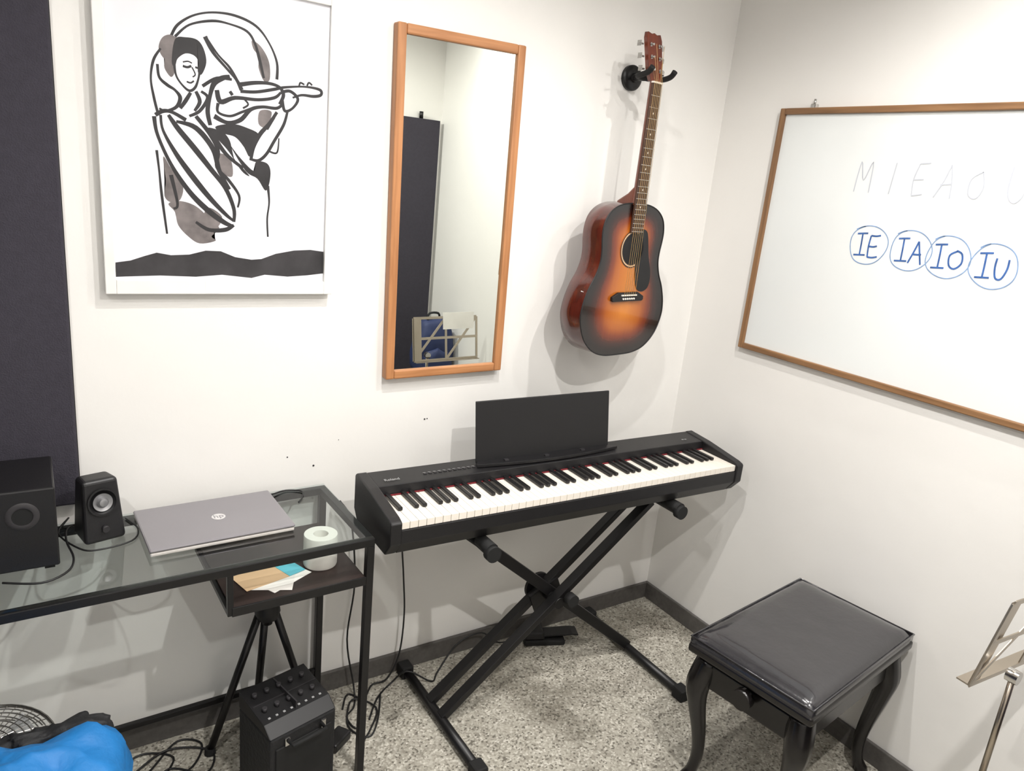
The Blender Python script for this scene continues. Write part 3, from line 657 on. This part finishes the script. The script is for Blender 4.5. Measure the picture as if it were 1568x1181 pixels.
DKM=bpy.data.objects.new('folding_desk',None); COL.objects.link(DKM); DKM.parent=MS; DKM.rotation_euler=(0,0,math.radians(-4))
def mp(x,s): return (x,.035-.035*s,.725+.225*s)
bl=((-.10,0,.30,0),(-.10,1,.30,1),(-.10,0,-.10,1),(.30,0,.30,1),(-.10,.52,.30,.52),(-.10,0,.10,1),(.10,0,.30,1),(.10,0,.10,1))
for k_,(xA,sA,xB,sB) in enumerate(bl):
    bar('desk_bar_%d'%k_,DKM,mp(xA,sA),mp(xB,sB),.014,.003,M_steel,.0005,upv=(0,1,.2))
bar('lip',DKM,(-.10,.05,.723),(.30,.05,.723),.004,.03,M_steel,.0005,upv=(0,1,0))
def plate(name,x_a,x_b,s_a,s_b,m):
    v=[Vector(mp(x_a,s_a)),Vector(mp(x_b,s_a)),Vector(mp(x_b,s_b)),Vector(mp(x_a,s_b))]; v=[p+Vector((0,.004,0)) for p in v]; v+=[p+Vector((0,.001,0)) for p in v]
    mk(name,v,[(0,1,2,3),(4,5,6,7),(0,1,5,4),(1,2,6,5),(2,3,7,6),(3,0,4,7)],m,DKM)
plate('wing_plate',-.10,-.055,0,1,M_steel); plate('sheet_music',.08,.28,.72,1.12,M_whitep)
SL=grp('wooden_stool',(2.035,-1.95,0))
lathe('seat',SL,[(0,.42),(.135,.42),(.14,.43),(.14,.445),(.135,.45),(0,.45)],M_bwood,32)
for i in range(4):
    a_=math.radians(45+90*i); cyl('leg_%d'%i,SL,(.09*math.cos(a_),.09*math.sin(a_),.42),(.13*math.cos(a_),.13*math.sin(a_),0),.013,M_bwood,12)
BP=grp('navy_backpack',(2.045,-1.95,.45))
soft('body',BP,(0,0,.20),(.25,.17,.40),M_navybag,.02,6,5)
soft('pocket',BP,(0,.085,.13),(.19,.07,.2),M_navybag,.02,6,9)
tube('handle',BP,[(-.04,0,.39),(-.03,0,.43),(.03,0,.43),(.04,0,.39)],.007,M_blackn,8,4)
# ------------------------------------------------------------------ lights
def lamp(x,y,power,size=.045,spread=180):
    g=grp('ceiling_downlight',(x,y,CH))
    lathe('trim_ring',g,[(.06,0),(.06,-.006),(.052,-.008),(.048,-.004),(.048,0)],M_white,32)
    l=bpy.data.lights.new('downlight_source','AREA'); l.shape='DISK'; l.size=size; l.energy=power; l.color=(1,.975,.945); l.spread=math.radians(spread)
    o=bpy.data.objects.new('light',l); COL.objects.link(o); o.parent=g; o.location=(0,0,-.012)
lamp(.82,-.92,16,.045,150); lamp(1.52,-1.12,12,.045,150); lamp(1.98,-1.55,7,.045,150); lamp(.9,-1.95,34,.04); lamp(-.5,-1.45,18)
wd=bpy.data.worlds.new('w'); S.world=wd; wd.use_nodes=True; wd.node_tree.nodes['Background'].inputs[0].default_value=(.5,.5,.5,1); wd.node_tree.nodes['Background'].inputs[1].default_value=.2
S.view_settings.view_transform='Standard'; S.view_settings.look='None'
# ------------------------------------------------------------------ camera
r_=Vector((.83905973,-.53552102,.09589579)); u_=Vector((.06656165,.27599127,.95885263)); f_=Vector((.53995214,.79815165,-.26721833))
cam=bpy.data.cameras.new('camera'); cam.sensor_width=36; cam.lens=1130.84/1568*36; cam.clip_start=.02
co=bpy.data.objects.new('camera',cam); COL.objects.link(co)
co.matrix_world=Matrix(((r_.x,u_.x,-f_.x,0),(r_.y,u_.y,-f_.y,-2.032),(r_.z,u_.z,-f_.z,1.70),(0,0,0,1)))
S.camera=co
